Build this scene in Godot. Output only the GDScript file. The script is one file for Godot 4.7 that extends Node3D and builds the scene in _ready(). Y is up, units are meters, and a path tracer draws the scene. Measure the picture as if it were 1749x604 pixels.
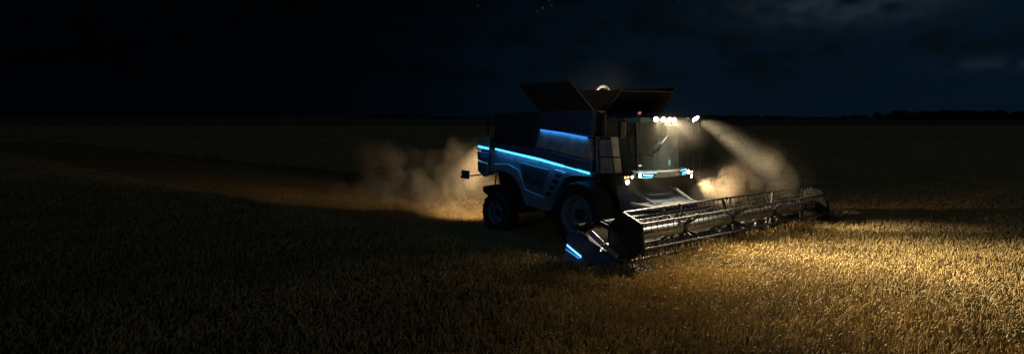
extends Node3D
# Night harvest: a combine with its header in standing wheat, lit by its own lamps.
# Machine axes: x forward, y up, z to the machine's right (the side towards the camera).

const MACHINE_AT := Vector3(3.4, 0.0, -22.1)
const MACHINE_TURN := -46.7
const CUT_RIGHT := 4.95      # edge of the standing crop beside the machine (machine z)
const CUT_LEFT := -5.6
const CUT_FRONT := 3.3

var M := {}
var machine_frame: Transform3D
var rng := RandomNumberGenerator.new()

# ------------------------------------------------------------------ materials
func lin(r: float, g: float, b: float, a := 1.0) -> Color:
	return Color(r, g, b, a).linear_to_srgb()

func noise_tex(freq: float, lo: float, hi: float, sd: int, octaves := 4, size := 256) -> NoiseTexture2D:
	var n := FastNoiseLite.new()
	n.seed = sd
	n.frequency = freq
	n.noise_type = FastNoiseLite.TYPE_SIMPLEX_SMOOTH
	n.fractal_octaves = octaves
	var t := NoiseTexture2D.new()
	t.width = size
	t.height = size
	t.seamless = true
	t.noise = n
	var g := Gradient.new()
	g.set_color(0, Color(lo, lo, lo))
	g.set_color(1, Color(hi, hi, hi))
	t.color_ramp = g
	return t

func paint(called: String, c: Color, rough := 0.4, metal := 0.0, coat := 0.0, worn := true) -> StandardMaterial3D:
	var m := StandardMaterial3D.new()
	m.resource_name = called
	m.albedo_color = c
	m.roughness = rough
	m.metallic = metal
	if coat > 0.0:
		m.clearcoat_enabled = true
		m.clearcoat = coat
		m.clearcoat_roughness = 0.15
	if worn:
		m.uv1_triplanar = true
		m.uv1_scale = Vector3(0.9, 0.9, 0.9)
		m.albedo_texture = M.grime
		m.roughness_texture = M.scuff
		m.roughness_texture_channel = BaseMaterial3D.TEXTURE_CHANNEL_RED
		m.roughness = minf(1.0, rough * 1.35)
	M[called] = m
	return m

func glow(called: String, c: Color, energy: float) -> StandardMaterial3D:
	var m := StandardMaterial3D.new()
	m.resource_name = called
	m.albedo_color = Color(0.8, 0.8, 0.8)
	m.roughness = 0.3
	m.emission_enabled = true
	m.emission = c
	m.emission_energy_multiplier = energy
	M[called] = m
	return m

func make_materials() -> void:
	M.grime = noise_tex(0.012, 0.72, 1.0, 3, 5)
	M.scuff = noise_tex(0.02, 0.55, 1.0, 8, 5)
	paint("black_panel", lin(0.06, 0.075, 0.10), 0.45, 0.0, 0.3)
	paint("navy_panel", lin(0.075, 0.14, 0.27), 0.32, 0.0, 0.6)
	paint("blue_panel", lin(0.08, 0.19, 0.34), 0.35, 0.0, 0.5)
	paint("grey_panel", lin(0.46, 0.50, 0.53), 0.42, 0.0, 0.4)
	paint("slate_panel", lin(0.19, 0.225, 0.27), 0.45, 0.0, 0.3)
	paint("trim_panel", lin(0.25, 0.32, 0.39), 0.42, 0.0, 0.4)
	paint("pale_panel", lin(0.45, 0.48, 0.50), 0.45, 0.0, 0.3)
	paint("black_metal", lin(0.02, 0.02, 0.022), 0.5, 0.0)
	paint("dark_plastic", lin(0.015, 0.015, 0.016), 0.6, 0.0)
	paint("steel", lin(0.27, 0.28, 0.29), 0.36, 0.25)
	paint("reel_black", lin(0.022, 0.022, 0.024), 0.55, 0.0)
	paint("platform_metal", lin(0.55, 0.54, 0.50), 0.5, 0.1)
	paint("rubber", lin(0.02, 0.019, 0.018), 0.85)
	paint("rim_blue", lin(0.18, 0.25, 0.33), 0.45, 0.0, 0.2)
	paint("tarp", lin(0.016, 0.016, 0.018), 0.75)
	paint("orange_plastic", lin(0.55, 0.12, 0.02), 0.35, 0.0, 0.0, false)
	paint("seat_cloth", lin(0.05, 0.045, 0.04), 0.9)
	paint("cream_lining", lin(0.13, 0.11, 0.08), 0.7)
	paint("mirror_silver", lin(0.85, 0.86, 0.88), 0.05, 1.0, 0.0, false)
	var g := StandardMaterial3D.new()
	g.resource_name = "cab_glass"
	g.albedo_color = Color(0.75, 0.82, 0.8, 0.10)
	g.transparency = BaseMaterial3D.TRANSPARENCY_ALPHA
	g.roughness = 0.03
	M["glass"] = g
	glow("lamp_white", lin(1.0, 0.93, 0.76), 60.0)
	glow("lamp_low", lin(1.0, 0.86, 0.6), 26.0)
	glow("lamp_amber", lin(1.0, 0.55, 0.16), 5.0)
	glow("beacon_red", lin(1.0, 0.30, 0.18), 0.45)
	glow("strip_blue", lin(0.07, 0.55, 1.0), 2.1)
	glow("strip_dim", lin(0.04, 0.34, 0.75), 0.28)
	glow("strip_header", lin(0.22, 0.55, 1.0), 1.9)
	glow("daylight_blue", lin(0.10, 0.62, 1.0), 3.5)
	glow("screen_teal", lin(0.1, 0.9, 0.6), 0.35)
	glow("dial_white", lin(0.7, 0.95, 1.0), 1.2)
	var s := StandardMaterial3D.new()
	s.resource_name = "soil"
	s.albedo_color = lin(0.075, 0.055, 0.036)
	s.roughness = 1.0
	s.uv1_triplanar = true
	s.uv1_world_triplanar = true
	s.uv1_scale = Vector3(0.35, 0.35, 0.35)
	s.albedo_texture = noise_tex(0.03, 0.55, 1.0, 21, 6, 512)
	s.heightmap_enabled = false
	M["soil"] = s
	var c := StandardMaterial3D.new()
	c.resource_name = "far_crop"
	c.albedo_color = lin(0.46, 0.335, 0.15)
	c.roughness = 1.0
	c.uv1_triplanar = true
	c.uv1_world_triplanar = true
	c.uv1_scale = Vector3(0.05, 0.05, 0.05)
	c.albedo_texture = noise_tex(0.06, 0.6, 1.0, 22, 6, 512)
	M["far_crop"] = c
	for k in ["wheat", "stubble", "leafage"]:
		var w := StandardMaterial3D.new()
		w.resource_name = k
		w.vertex_color_use_as_albedo = true
		w.roughness = 0.75
		w.metallic_specular = 0.3
		if k != "leafage":
			w.backlight_enabled = true
			w.backlight = Color(0.45, 0.45, 0.45)
		M[k] = w

# ------------------------------------------------------------------ mesh helpers
func mb() -> SurfaceTool:
	var st := SurfaceTool.new()
	st.begin(Mesh.PRIMITIVE_TRIANGLES)
	return st

func tri(st: SurfaceTool, a: Vector3, b: Vector3, c: Vector3) -> void:
	var n := (c - a).cross(b - a)
	if n.length_squared() < 1e-16:
		return
	n = n.normalized()
	for p in [a, b, c]:
		st.set_normal(n)
		st.add_vertex(p)

func quad(st: SurfaceTool, a: Vector3, b: Vector3, c: Vector3, d: Vector3) -> void:
	tri(st, a, b, c)
	tri(st, a, c, d)

func trin(st: SurfaceTool, p: Array, n: Array) -> void:
	var f: Vector3 = (p[2] - p[0]).cross(p[1] - p[0])
	if f.length_squared() < 1e-18:
		return
	var o := [0, 1, 2] if f.dot(n[0] + n[1] + n[2]) >= 0.0 else [0, 2, 1]
	for k in o:
		st.set_normal(n[k])
		st.add_vertex(p[k])

func quadn(st: SurfaceTool, p: Array, n: Array) -> void:
	trin(st, [p[0], p[1], p[2]], [n[0], n[1], n[2]])
	trin(st, [p[0], p[2], p[3]], [n[0], n[2], n[3]])

func inset(poly: PackedVector2Array, d: float) -> PackedVector2Array:
	var out := PackedVector2Array()
	var n := poly.size()
	var area := 0.0
	for i in n:
		area += poly[i].cross(poly[(i + 1) % n])
	var sgn := 1.0 if area > 0.0 else -1.0
	for i in n:
		var e0 := (poly[i] - poly[(i + n - 1) % n]).normalized()
		var e1 := (poly[(i + 1) % n] - poly[i]).normalized()
		var n0 := Vector2(-e0.y, e0.x) * sgn
		var n1 := Vector2(-e1.y, e1.x) * sgn
		var b := (n0 + n1).normalized()
		out.append(poly[i] + b * d / maxf(0.35, b.dot(n0)))
	return out

# a polygon in the machine's side plane (x, y), from z0 to z1, with its outer edge chamfered
func prism(st: SurfaceTool, poly: PackedVector2Array, z0: float, z1: float, ch := 0.015) -> void:
	var inn := inset(poly, ch) if ch > 0.0 else poly
	var zc := z1 - signf(z1 - z0) * ch
	var n := poly.size()
	for i in n:
		var j := (i + 1) % n
		quad(st, v3(poly[i], z0), v3(poly[j], z0), v3(poly[j], zc), v3(poly[i], zc))
		if ch > 0.0:
			quad(st, v3(poly[i], zc), v3(poly[j], zc), v3(inn[j], z1), v3(inn[i], z1))
	var t := Geometry2D.triangulate_polygon(inn)
	for k in range(0, t.size(), 3):
		tri(st, v3(inn[t[k]], z1), v3(inn[t[k + 1]], z1), v3(inn[t[k + 2]], z1))
	t = Geometry2D.triangulate_polygon(poly)
	for k in range(0, t.size(), 3):
		tri(st, v3(poly[t[k]], z0), v3(poly[t[k + 1]], z0), v3(poly[t[k + 2]], z0))

func v3(p: Vector2, z: float) -> Vector3:
	return Vector3(p.x, p.y, z)

# an upright box with chamfered edges; t places it
func block(st: SurfaceTool, t: Transform3D, size: Vector3, ch := 0.012) -> void:
	var h := size / 2.0
	ch = minf(ch, minf(h.x, minf(h.y, h.z)) * 0.6)
	var c := {}
	for sx in [-1, 1]:
		for sy in [-1, 1]:
			for sz in [-1, 1]:
				var s := Vector3(sx, sy, sz)
				for ax in 3:
					var p := h * s
					for o in 3:
						if o != ax:
							p[o] -= ch * s[o]
					c[[sx, sy, sz, ax]] = t * p
	for ax in 3:
		var u := (ax + 1) % 3
		var w := (ax + 2) % 3
		for s in [-1, 1]:
			var q := []
			for k in [[-1, -1], [1, -1], [1, 1], [-1, 1]]:
				var i := [0, 0, 0]
				i[ax] = s
				i[u] = k[0]
				i[w] = k[1]
				q.append(c[[i[0], i[1], i[2], ax]])
			quad(st, q[0], q[1], q[2], q[3])
		for su in [-1, 1]:
			for sw in [-1, 1]:
				var a := [0, 0, 0]
				a[u] = su
				a[w] = sw
				a[ax] = -1
				var b := a.duplicate()
				b[ax] = 1
				quad(st, c[[a[0], a[1], a[2], u]], c[[b[0], b[1], b[2], u]], c[[b[0], b[1], b[2], w]], c[[a[0], a[1], a[2], w]])
	for sx in [-1, 1]:
		for sy in [-1, 1]:
			for sz in [-1, 1]:
				tri(st, c[[sx, sy, sz, 0]], c[[sx, sy, sz, 1]], c[[sx, sy, sz, 2]])

func box_at(st: SurfaceTool, centre: Vector3, size: Vector3, ch := 0.012) -> void:
	block(st, Transform3D(Basis(), centre), size, ch)

# a bar of rectangular section between two points
func bar(st: SurfaceTool, a: Vector3, b: Vector3, w: float, h: float, up := Vector3.UP, ch := 0.006) -> void:
	var x := (b - a).normalized()
	var z := x.cross(up)
	if z.length() < 0.01:
		z = x.cross(Vector3.RIGHT)
	z = z.normalized()
	block(st, Transform3D(Basis(x, z.cross(x), z), (a + b) / 2.0), Vector3(a.distance_to(b), h, w), ch)

func tube(st: SurfaceTool, pts: Array, radii, sides := 10, caps := true) -> void:
	var n := pts.size()
	var rings := []
	var norms := []
	var ref := Vector3.UP
	for i in n:
		var d: Vector3 = (pts[mini(i + 1, n - 1)] - pts[maxi(i - 1, 0)]).normalized()
		if absf(d.dot(ref)) > 0.95:
			ref = Vector3.RIGHT if absf(d.x) < 0.9 else Vector3.BACK
		var u := d.cross(ref).normalized()
		var w := u.cross(d).normalized()
		ref = w
		var r: float = radii if radii is float else radii[i]
		var ring := []
		var nr := []
		for k in sides:
			var q := TAU * k / sides
			var v := u * cos(q) + w * sin(q)
			ring.append(pts[i] + v * r)
			nr.append(v)
		rings.append(ring)
		norms.append(nr)
	for i in n - 1:
		for k in sides:
			var j := (k + 1) % sides
			quadn(st, [rings[i][k], rings[i][j], rings[i + 1][j], rings[i + 1][k]], [norms[i][k], norms[i][j], norms[i + 1][j], norms[i + 1][k]])
	if caps:
		for e in [0, n - 1]:
			var d: Vector3 = (pts[0] - pts[1]).normalized() if e == 0 else (pts[n - 1] - pts[n - 2]).normalized()
			for k in sides:
				trin(st, [pts[e], rings[e][k], rings[e][(k + 1) % sides]], [d, d, d])

# profile of (radius, z) turned about the z axis at centre
func lathe(st: SurfaceTool, centre: Vector3, prof: Array, sides := 32) -> void:
	for i in prof.size() - 1:
		var p: Vector2 = prof[i]
		var q: Vector2 = prof[i + 1]
		var e := q - p
		var nn := Vector2(e.y, -e.x).normalized()
		for k in sides:
			var a := TAU * k / sides
			var b := TAU * (k + 1) / sides
			var ca := Vector3(cos(a), sin(a), 0)
			var cb := Vector3(cos(b), sin(b), 0)
			var na := ca * nn.x + Vector3(0, 0, nn.y)
			var nb := cb * nn.x + Vector3(0, 0, nn.y)
			quadn(st, [centre + ca * p.x + Vector3(0, 0, p.y), centre + cb * p.x + Vector3(0, 0, p.y), centre + cb * q.x + Vector3(0, 0, q.y), centre + ca * q.x + Vector3(0, 0, q.y)], [na, nb, nb, na])

# a round lamp face: short drum whose axis is dir
func drum(st: SurfaceTool, at: Vector3, dir: Vector3, r: float, depth: float, sides := 16) -> void:
	dir = dir.normalized()
	tube(st, [at - dir * depth, at - dir * depth * 0.05, at], [r * 0.9, r, r * 0.9], sides)

func part(called: String, st: SurfaceTool, m: Material, parent: Node, label := "") -> MeshInstance3D:
	var o := MeshInstance3D.new()
	o.name = called
	st.set_material(m)
	o.mesh = st.commit()
	if label:
		o.set_meta("label", label)
	parent.add_child(o, true)
	return o

func piece(called: String, mesh: Mesh, at: Transform3D, parent: Node) -> MeshInstance3D:
	var o := MeshInstance3D.new()
	o.name = called
	o.mesh = mesh
	o.transform = at
	parent.add_child(o, true)
	return o

func tag(o: Node, label: String, category: String, group := "", kind := "") -> void:
	o.set_meta("label", label)
	o.set_meta("category", category)
	if group:
		o.set_meta("group", group)
	if kind:
		o.set_meta("kind", kind)

func thing(called: String, label: String, category: String, kind := "") -> Node3D:
	var o := Node3D.new()
	o.name = called
	add_child(o, true)
	tag(o, label, category, "", kind)
	return o

func pv(flat: Array) -> PackedVector2Array:
	var p := PackedVector2Array()
	for i in range(0, flat.size(), 2):
		p.append(Vector2(flat[i], flat[i + 1]))
	return p

func local(a: float, y: float, r: float) -> Vector3:
	return machine_frame * Vector3(a, y, r)

# ------------------------------------------------------------------ lights
func spot(parent: Node, from: Vector3, to: Vector3, energy: float, angle: float, c: Color, size := 0.05, soft := 1.0) -> void:
	var s := SpotLight3D.new()
	s.name = "lamp_light"
	s.light_color = c
	s.light_energy = energy
	s.spot_angle = angle
	s.spot_angle_attenuation = soft
	s.spot_range = 90.0
	s.spot_attenuation = 2.0
	s.light_size = size
	s.shadow_enabled = true
	parent.add_child(s, true)
	s.position = from
	s.basis = Basis.looking_at((to - from).normalized(), Vector3.UP if absf((to - from).normalized().y) < 0.98 else Vector3.RIGHT)

# ------------------------------------------------------------------ sky
func sky_picture() -> ImageTexture:
	var w := 1024
	var h := 512
	var n1 := FastNoiseLite.new()
	n1.seed = 5
	n1.frequency = 1.0
	n1.fractal_octaves = 5
	var n2 := FastNoiseLite.new()
	n2.seed = 11
	n2.frequency = 1.0
	n2.fractal_octaves = 4
	var im := Image.create_empty(w, h, false, Image.FORMAT_RGBF)
	for y in h:
		var el := 90.0 - (y + 0.5) / h * 180.0
		for x in w:
			var az := (x + 0.5) / w * 360.0
			if az > 180.0:
				az -= 360.0
			if el < -1.0:
				im.set_pixel(x, y, Color(0.0004, 0.0006, 0.0009))
				continue
			# the moonlit quarter of the sky lies behind cloud to the right
			var lit := exp(-pow((az - 34.0) / 22.0, 2.0)) + 0.62 * exp(-pow((az - 7.0) / 13.0, 2.0)) * exp(-pow((el - 2.0) / 9.0, 2.0))
			lit *= 0.45 + 0.55 * exp(-pow(maxf(el - 6.0, 0.0) / 16.0, 2.0))
			var u := deg_to_rad(az) * 9.0
			var v := el * 0.42
			var c1 := n1.get_noise_2d(u, v) * 0.5 + 0.5
			var c2 := n2.get_noise_2d(u * 2.3 + 7.0, v * 1.9) * 0.5 + 0.5
			var bank := smoothstep(0.42, 0.66, c1 * 0.65 + c2 * 0.35) * smoothstep(1.0, 4.0, el)
			var blue := Color(0.0013, 0.0054, 0.0112) * (0.12 + 0.95 * lit)
			var shade := Color(0.0014, 0.0042, 0.0066) * (0.08 + 0.9 * lit)
			var c := blue.lerp(shade, bank)
			# a brighter bank high on the right and a thin one low on the right
			var b1 := exp(-pow((az - 23.5) / 6.5, 2.0) - pow((el - 7.6) / 1.3, 2.0)) * smoothstep(0.25, 0.7, c2 * 0.5 + c1 * 0.5)
			var b2 := exp(-pow((az - 33.5) / 3.2, 2.0) - pow((el - 3.4) / 0.42, 2.0)) * smoothstep(0.3, 0.6, c2)
			c += Color(0.0135, 0.0190, 0.0240) * b1 + Color(0.0060, 0.0080, 0.0110) * b2
			im.set_pixel(x, y, c)
	im.resize(4096, 2048, Image.INTERPOLATE_CUBIC)
	# a few faint stars in the gaps
	for s in [[2.3, 8.2, 0.05], [1.9, 7.95, 0.028], [-2.6, 8.4, 0.022], [3.0, 8.35, 0.03], [2.9, 8.75, 0.025], [-12.9, 8.8, 0.02], [12.4, 8.5, 0.012], [6.1, 8.1, 0.012]]:
		var px := int(fposmod(s[0], 360.0) / 360.0 * 4096.0)
		var py := int((90.0 - s[1]) / 180.0 * 2048.0)
		im.set_pixel(px, py, Color(s[2], s[2], s[2] * 0.95))
	return ImageTexture.create_from_image(im)

# ------------------------------------------------------------------ crop
func stalk(st: SurfaceTool, r: RandomNumberGenerator, foot: Vector3, height: float, thick: float, detail: int) -> void:
	var lean_dir := r.randf() * TAU
	var lean := r.randf_range(0.03, 0.32)
	var d := Vector3(cos(lean_dir) * lean, 1.0, sin(lean_dir) * lean).normalized()
	var tone := r.randf_range(0.62, 1.15)
	var stem_c := Color(0.44, 0.335, 0.15) * tone
	var ear_c := Color(0.575, 0.415, 0.165) * tone
	var pts := [foot]
	var p := foot
	for i in 3:
		d = (d + Vector3(r.randf_range(-0.05, 0.05), 0, r.randf_range(-0.05, 0.05))).normalized()
		p += d * height / 3.0
		pts.append(p)
	st.set_color(stem_c)
	tube(st, pts, 0.0022 * thick, 3, false)
	# the ear bends over
	var length := r.randf_range(0.095, 0.135)
	var nod := r.randf_range(0.1, 0.9) if r.randf() < 0.55 else r.randf_range(0.9, 2.2)
	var bend := Vector3(cos(lean_dir), 0, sin(lean_dir))
	var rings := 8 if detail > 1 else 4
	var ear := []
	var rad := []
	var ang := 0.0
	for i in rings + 1:
		var t := float(i) / rings
		ear.append(p)
		var prof := 0.35 + 1.0 * sin(PI * clampf(0.1 + t * 0.86, 0.0, 1.0))
		rad.append(0.0098 * thick * prof * (1.0 if i % 2 == 0 else 0.74) * (0.35 if i == rings else 1.0))
		ang += nod / rings
		var dd := (d * cos(ang) + bend * sin(ang)).normalized()
		p += dd * length / rings
	st.set_color(ear_c)
	tube(st, ear, rad, 5 if detail > 1 else 4, false)
	# short awns at the ear's tip
	if detail > 1:
		st.set_color(ear_c * 1.05)
		for k in 4:
			var e: Vector3 = ear[3 + k]
			var out: Vector3 = (Vector3(r.randf_range(-1, 1), r.randf_range(-0.2, 0.8), r.randf_range(-1, 1)).normalized() * 0.55 + (ear[4 + k] - ear[3 + k]).normalized()).normalized()
			var side: Vector3 = out.cross(Vector3.UP).normalized() * 0.0012 * thick
			tri(st, e - side, e + side, e + out * r.randf_range(0.02, 0.045))
	# dry leaves hang from the stem
	if detail > 0:
		for k in (2 if detail > 1 else 1):
			var t0 := r.randf_range(0.35, 0.85)
			var base: Vector3 = pts[1].lerp(pts[3], t0)
			var la := r.randf() * TAU
			var od := Vector3(cos(la), 0, sin(la))
			var side := Vector3(-od.z, 0, od.x) * r.randf_range(0.004, 0.007) * thick
			var len := r.randf_range(0.08, 0.16)
			st.set_color(Color(0.38, 0.285, 0.13) * r.randf_range(0.7, 1.1))
			var q := base
			var rise := r.randf_range(0.3, 0.9)
			for i in 3:
				var nx := q + (od + Vector3(0, rise - i * 0.75, 0)).normalized() * len / 3.0
				var w0 := 1.0 - i / 3.0
				var w1 := 1.0 - (i + 1) / 3.0
				quad(st, q - side * w0, q + side * w0, nx + side * w1, nx - side * w1)
				q = nx

func tuft(sd: int, count: int, spread: float, height: float, thick: float, detail: int) -> ArrayMesh:
	var r := RandomNumberGenerator.new()
	r.seed = sd
	var st := mb()
	for i in count:
		var a := r.randf() * TAU
		var q := sqrt(r.randf()) * spread
		stalk(st, r, Vector3(cos(a) * q, 0, sin(a) * q), height * r.randf_range(0.84, 1.06), thick, detail)
	st.set_material(M.wheat)
	return st.commit()

func stubble_tuft(sd: int, count: int, spread: float, thick: float) -> ArrayMesh:
	var r := RandomNumberGenerator.new()
	r.seed = sd
	var st := mb()
	for i in count:
		var a := r.randf() * TAU
		var q := sqrt(r.randf()) * spread
		var f := Vector3(cos(a) * q, 0, sin(a) * q)
		st.set_color(Color(0.46, 0.32, 0.13) * r.randf_range(0.6, 1.1))
		tube(st, [f, f + Vector3(r.randf_range(-0.03, 0.03), r.randf_range(0.1, 0.2), r.randf_range(-0.03, 0.03))], 0.0028 * thick, 3, false)
	for i in count / 2:
		var a := r.randf() * TAU
		var f := Vector3(r.randf_range(-1, 1) * spread, r.randf_range(0.01, 0.07), r.randf_range(-1, 1) * spread)
		var o := Vector3(cos(a), r.randf_range(-0.1, 0.25), sin(a)) * r.randf_range(0.1, 0.3)
		st.set_color(Color(0.50, 0.36, 0.15) * r.randf_range(0.6, 1.1))
		tube(st, [f, f + o], 0.0026 * thick, 3, false)
	st.set_material(M.stubble)
	return st.commit()

func standing(p: Vector3) -> bool:
	var q := machine_frame.affine_inverse() * p
	return not (q.x < CUT_FRONT and q.z < CUT_RIGHT and q.z > CUT_LEFT)

func scatter(called: String, parent: Node, meshes: Array, spots: Array, colors: Array) -> void:
	# spots: one array of transforms for each mesh
	for k in meshes.size():
		if spots[k].is_empty():
			continue
		var mm := MultiMesh.new()
		mm.transform_format = MultiMesh.TRANSFORM_3D
		mm.use_colors = true
		mm.mesh = meshes[k]
		mm.instance_count = spots[k].size()
		for i in spots[k].size():
			mm.set_instance_transform(i, spots[k][i])
			mm.set_instance_color(i, colors[k][i])
		var o := MultiMeshInstance3D.new()
		o.name = called
		o.multimesh = mm
		o.set_meta("kind", "stuff")
		parent.add_child(o, true)

func grow_crop() -> void:
	var crop := thing("wheat_crop", "ripe golden wheat standing all over the dark field", "wheat", "stuff")
	var patches := FastNoiseLite.new()
	patches.seed = 31
	patches.frequency = 0.35
	patches.fractal_octaves = 3
	var lodges := FastNoiseLite.new()
	lodges.seed = 77
	lodges.frequency = 0.16
	# rows of zones: near edge, far edge, tufts per square metre, stalks, spread, thickness, detail
	var zones := [
		[5.0, 17.0, 34.0, 8, 0.17, 1.0, 2, 8],
		[17.0, 27.0, 28.0, 9, 0.19, 1.0, 2, 6],
		[27.0, 52.0, 17.0, 14, 0.30, 1.6, 1, 4],
		[52.0, 110.0, 4.0, 30, 0.65, 2.6, 0, 3],
		[110.0, 260.0, 0.55, 70, 1.7, 5.0, 0, 3],
	]
	for zi in zones.size():
		var z: Array = zones[zi]
		var meshes := []
		var spots := []
		var colors := []
		for k in z[7]:
			meshes.append(tuft(100 + zi * 10 + k, z[3], z[4], 0.40, z[5], z[6]))
			spots.append([])
			colors.append([])
		var step := 1.0 / sqrt(z[2])
		var depth: float = z[0]
		while depth < z[1]:
			var half := depth * 0.72 + 2.5
			var x := -half
			while x < half:
				var p := Vector3(x + rng.randf_range(-0.5, 0.5) * step, 0.0, -depth - rng.randf_range(-0.5, 0.5) * step)
				x += step
				if not standing(p):
					continue
				var k := rng.randi() % meshes.size()
				var f := patches.get_noise_2d(p.x, p.z)
				var g := lodges.get_noise_2d(p.x, p.z)
				var q := machine_frame.affine_inverse() * p
				var hgt := (1.22 if q.z < 4.3 or q.x > 4.6 or q.z > 6.5 else 1.0) + 0.10 * f + 0.05 * g + rng.randf_range(-0.05, 0.05)
				var b := Basis(Vector3.UP, rng.randf() * TAU).scaled(Vector3(1.0, hgt, 1.0))
				# the wind leans the crop to the right
				b = Basis(Vector3(0, 0, 1), -0.10 - 0.12 * g + rng.randf_range(-0.09, 0.09)) * Basis(Vector3(1, 0, 0), 0.08 * f + rng.randf_range(-0.09, 0.09)) * b
				spots[k].append(Transform3D(b, p))
				var tone := 0.92 + 0.3 * f + rng.randf_range(-0.14, 0.14)
				colors[k].append(Color(tone * (1.0 + 0.04 * g), tone, tone * (1.0 - 0.12 * g)))
			depth += step
		scatter("wheat_stalks", crop, meshes, spots, colors)

func grow_stubble() -> void:
	var field := thing("stubble", "cut straw stubble in the swath behind the combine", "stubble", "stuff")
	var meshes := []
	var spots := []
	var colors := []
	for k in 4:
		meshes.append(stubble_tuft(300 + k, 16, 0.2, 1.3))
		spots.append([])
		colors.append([])
	var a := -46.0
	while a < CUT_FRONT:
		var r := CUT_LEFT
		while r < CUT_RIGHT:
			var p := local(a + rng.randf_range(-0.1, 0.1), 0.0, r + rng.randf_range(-0.1, 0.1))
			var k := rng.randi() % 4
			spots[k].append(Transform3D(Basis(Vector3.UP, rng.randf() * TAU), p))
			var t := rng.randf_range(0.75, 1.1)
			colors[k].append(Color(t, t, t))
			r += 0.21
		a += 0.21
	# coarser and wider apart far back along the swath
	a = -130.0
	while a < -46.0:
		var r := CUT_LEFT
		while r < CUT_RIGHT:
			var k := rng.randi() % 4
			spots[k].append(Transform3D(Basis(Vector3.UP, rng.randf() * TAU).scaled(Vector3(2.6, 1.2, 2.6)), local(a + rng.randf_range(-0.25, 0.25), 0.0, r + rng.randf_range(-0.25, 0.25))))
			var t := rng.randf_range(0.75, 1.1)
			colors[k].append(Color(t, t, t))
			r += 0.5
		a += 0.5
	scatter("cut_stems", field, meshes, spots, colors)

# ------------------------------------------------------------------ far trees
func tree_mesh(sd: int, tall: float, wide: float) -> ArrayMesh:
	var r := RandomNumberGenerator.new()
	r.seed = sd
	var st := mb()
	st.set_color(Color(0.06, 0.045, 0.03))
	tube(st, [Vector3.ZERO, Vector3(0.1, tall * 0.4, 0), Vector3(0.0, tall * 0.8, 0.1)], [tall * 0.035, tall * 0.025, tall * 0.006], 6)
	for k in 5:
		var a := r.randf() * TAU
		var b := Vector3(0.05, tall * r.randf_range(0.25, 0.5), 0)
		tube(st, [b, b + Vector3(cos(a) * wide * 0.35, tall * 0.25, sin(a) * wide * 0.35)], [tall * 0.014, tall * 0.004], 4)
	for c in 26:
		var a := r.randf() * TAU
		var hh := r.randf_range(0.22, 0.95)
		var reach := wide * 0.5 * sqrt(maxf(0.0, 1.0 - pow((hh - 0.52) / 0.52, 2.0))) * r.randf_range(0.3, 1.0)
		var mid := Vector3(cos(a) * reach, hh * tall, sin(a) * reach)
		var size := tall * r.randf_range(0.08, 0.15)
		for l in 46:
			var o := Vector3(r.randfn(), r.randfn() * 0.75, r.randfn()) * size * 0.6
			var n := Vector3(r.randfn(), r.randfn(), r.randfn()).normalized()
			var u := n.cross(Vector3.UP).normalized() * tall * 0.022
			var w := n.cross(u).normalized() * tall * 0.022
			st.set_color(Color(0.035, 0.055, 0.025) * r.randf_range(0.6, 1.2))
			var q := mid + o
			quad(st, q - u, q + w, q + u, q - w)
	st.set_material(M.leafage)
	return st.commit()

func grow_trees() -> void:
	var kinds := []
	for k in 4:
		kinds.append(tree_mesh(400 + k, 10.0, 8.5))
	# the wood on the right, then the hedgerows along the horizon
	var groups := [
		["distant_wood", "tall dark wood of broadleaf trees beyond the far side of the wheat", "wood", 404.0, 535.0, -800.0, 60.0, 190, 1.05],
		["hedgerow", "low dark hedgerow on the horizon beside the distant wood", "hedgerow", 235.0, 640.0, -900.0, 14.0, 90, 0.52],
		["hedgerow", "long low line of trees on the horizon behind the combine", "hedgerow", -260.0, 620.0, -1300.0, 30.0, 230, 0.82],
	]
	for g in groups:
		var o := thing(g[0], g[1], g[2], "stuff")
		var spots := [[], [], [], []]
		var colors := [[], [], [], []]
		for i in g[7]:
			var k := rng.randi() % 4
			var x := rng.randf_range(g[3], g[4])
			var s: float = g[8] * rng.randf_range(0.7, 1.15)
			if g[0] == "distant_wood":
				s *= 0.55 + 0.45 * smoothstep(0.0, 22.0, minf(x - g[3], g[4] - x))
			elif g[0] == "hedgerow":
				s *= 0.55 + 0.5 * absf(sin(x * 0.011 + g[5]))
			spots[k].append(Transform3D(Basis(Vector3.UP, rng.randf() * TAU).scaled(Vector3(s * 1.15, s, s * 1.15)), Vector3(x, -0.3, g[5] + rng.randf_range(-1, 1) * g[6])))
			var t := rng.randf_range(0.7, 1.1)
			colors[k].append(Color(t, t, t))
		scatter("trees", o, kinds, spots, colors)

# ------------------------------------------------------------------ dust
func puff(parent: Node, at: Vector3, size: Vector3, m: FogMaterial, turn: Vector3) -> void:
	var f := FogVolume.new()
	f.name = "puff"
	f.shape = RenderingServer.FOG_VOLUME_SHAPE_ELLIPSOID
	f.size = size
	f.material = m
	f.set_meta("kind", "stuff")
	parent.add_child(f, true)
	f.position = at
	f.rotation = turn

func dust_material(called: String, density: float, c: Color) -> FogMaterial:
	var m := FogMaterial.new()
	m.resource_name = called
	m.density = density
	m.albedo = c
	return m

func soft_puff(parent: Node, at: Vector3, size: Vector3, density: float, c: Color, turn := Vector3.ZERO, shells := 4) -> void:
	# nested bodies of the same thin dust, so that the cloud thins out towards its edge
	var m := dust_material("soft_dust", density / shells, c)
	for k in shells:
		puff(parent, at, size * (1.0 - 0.8 * k / shells), m, turn)

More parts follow.
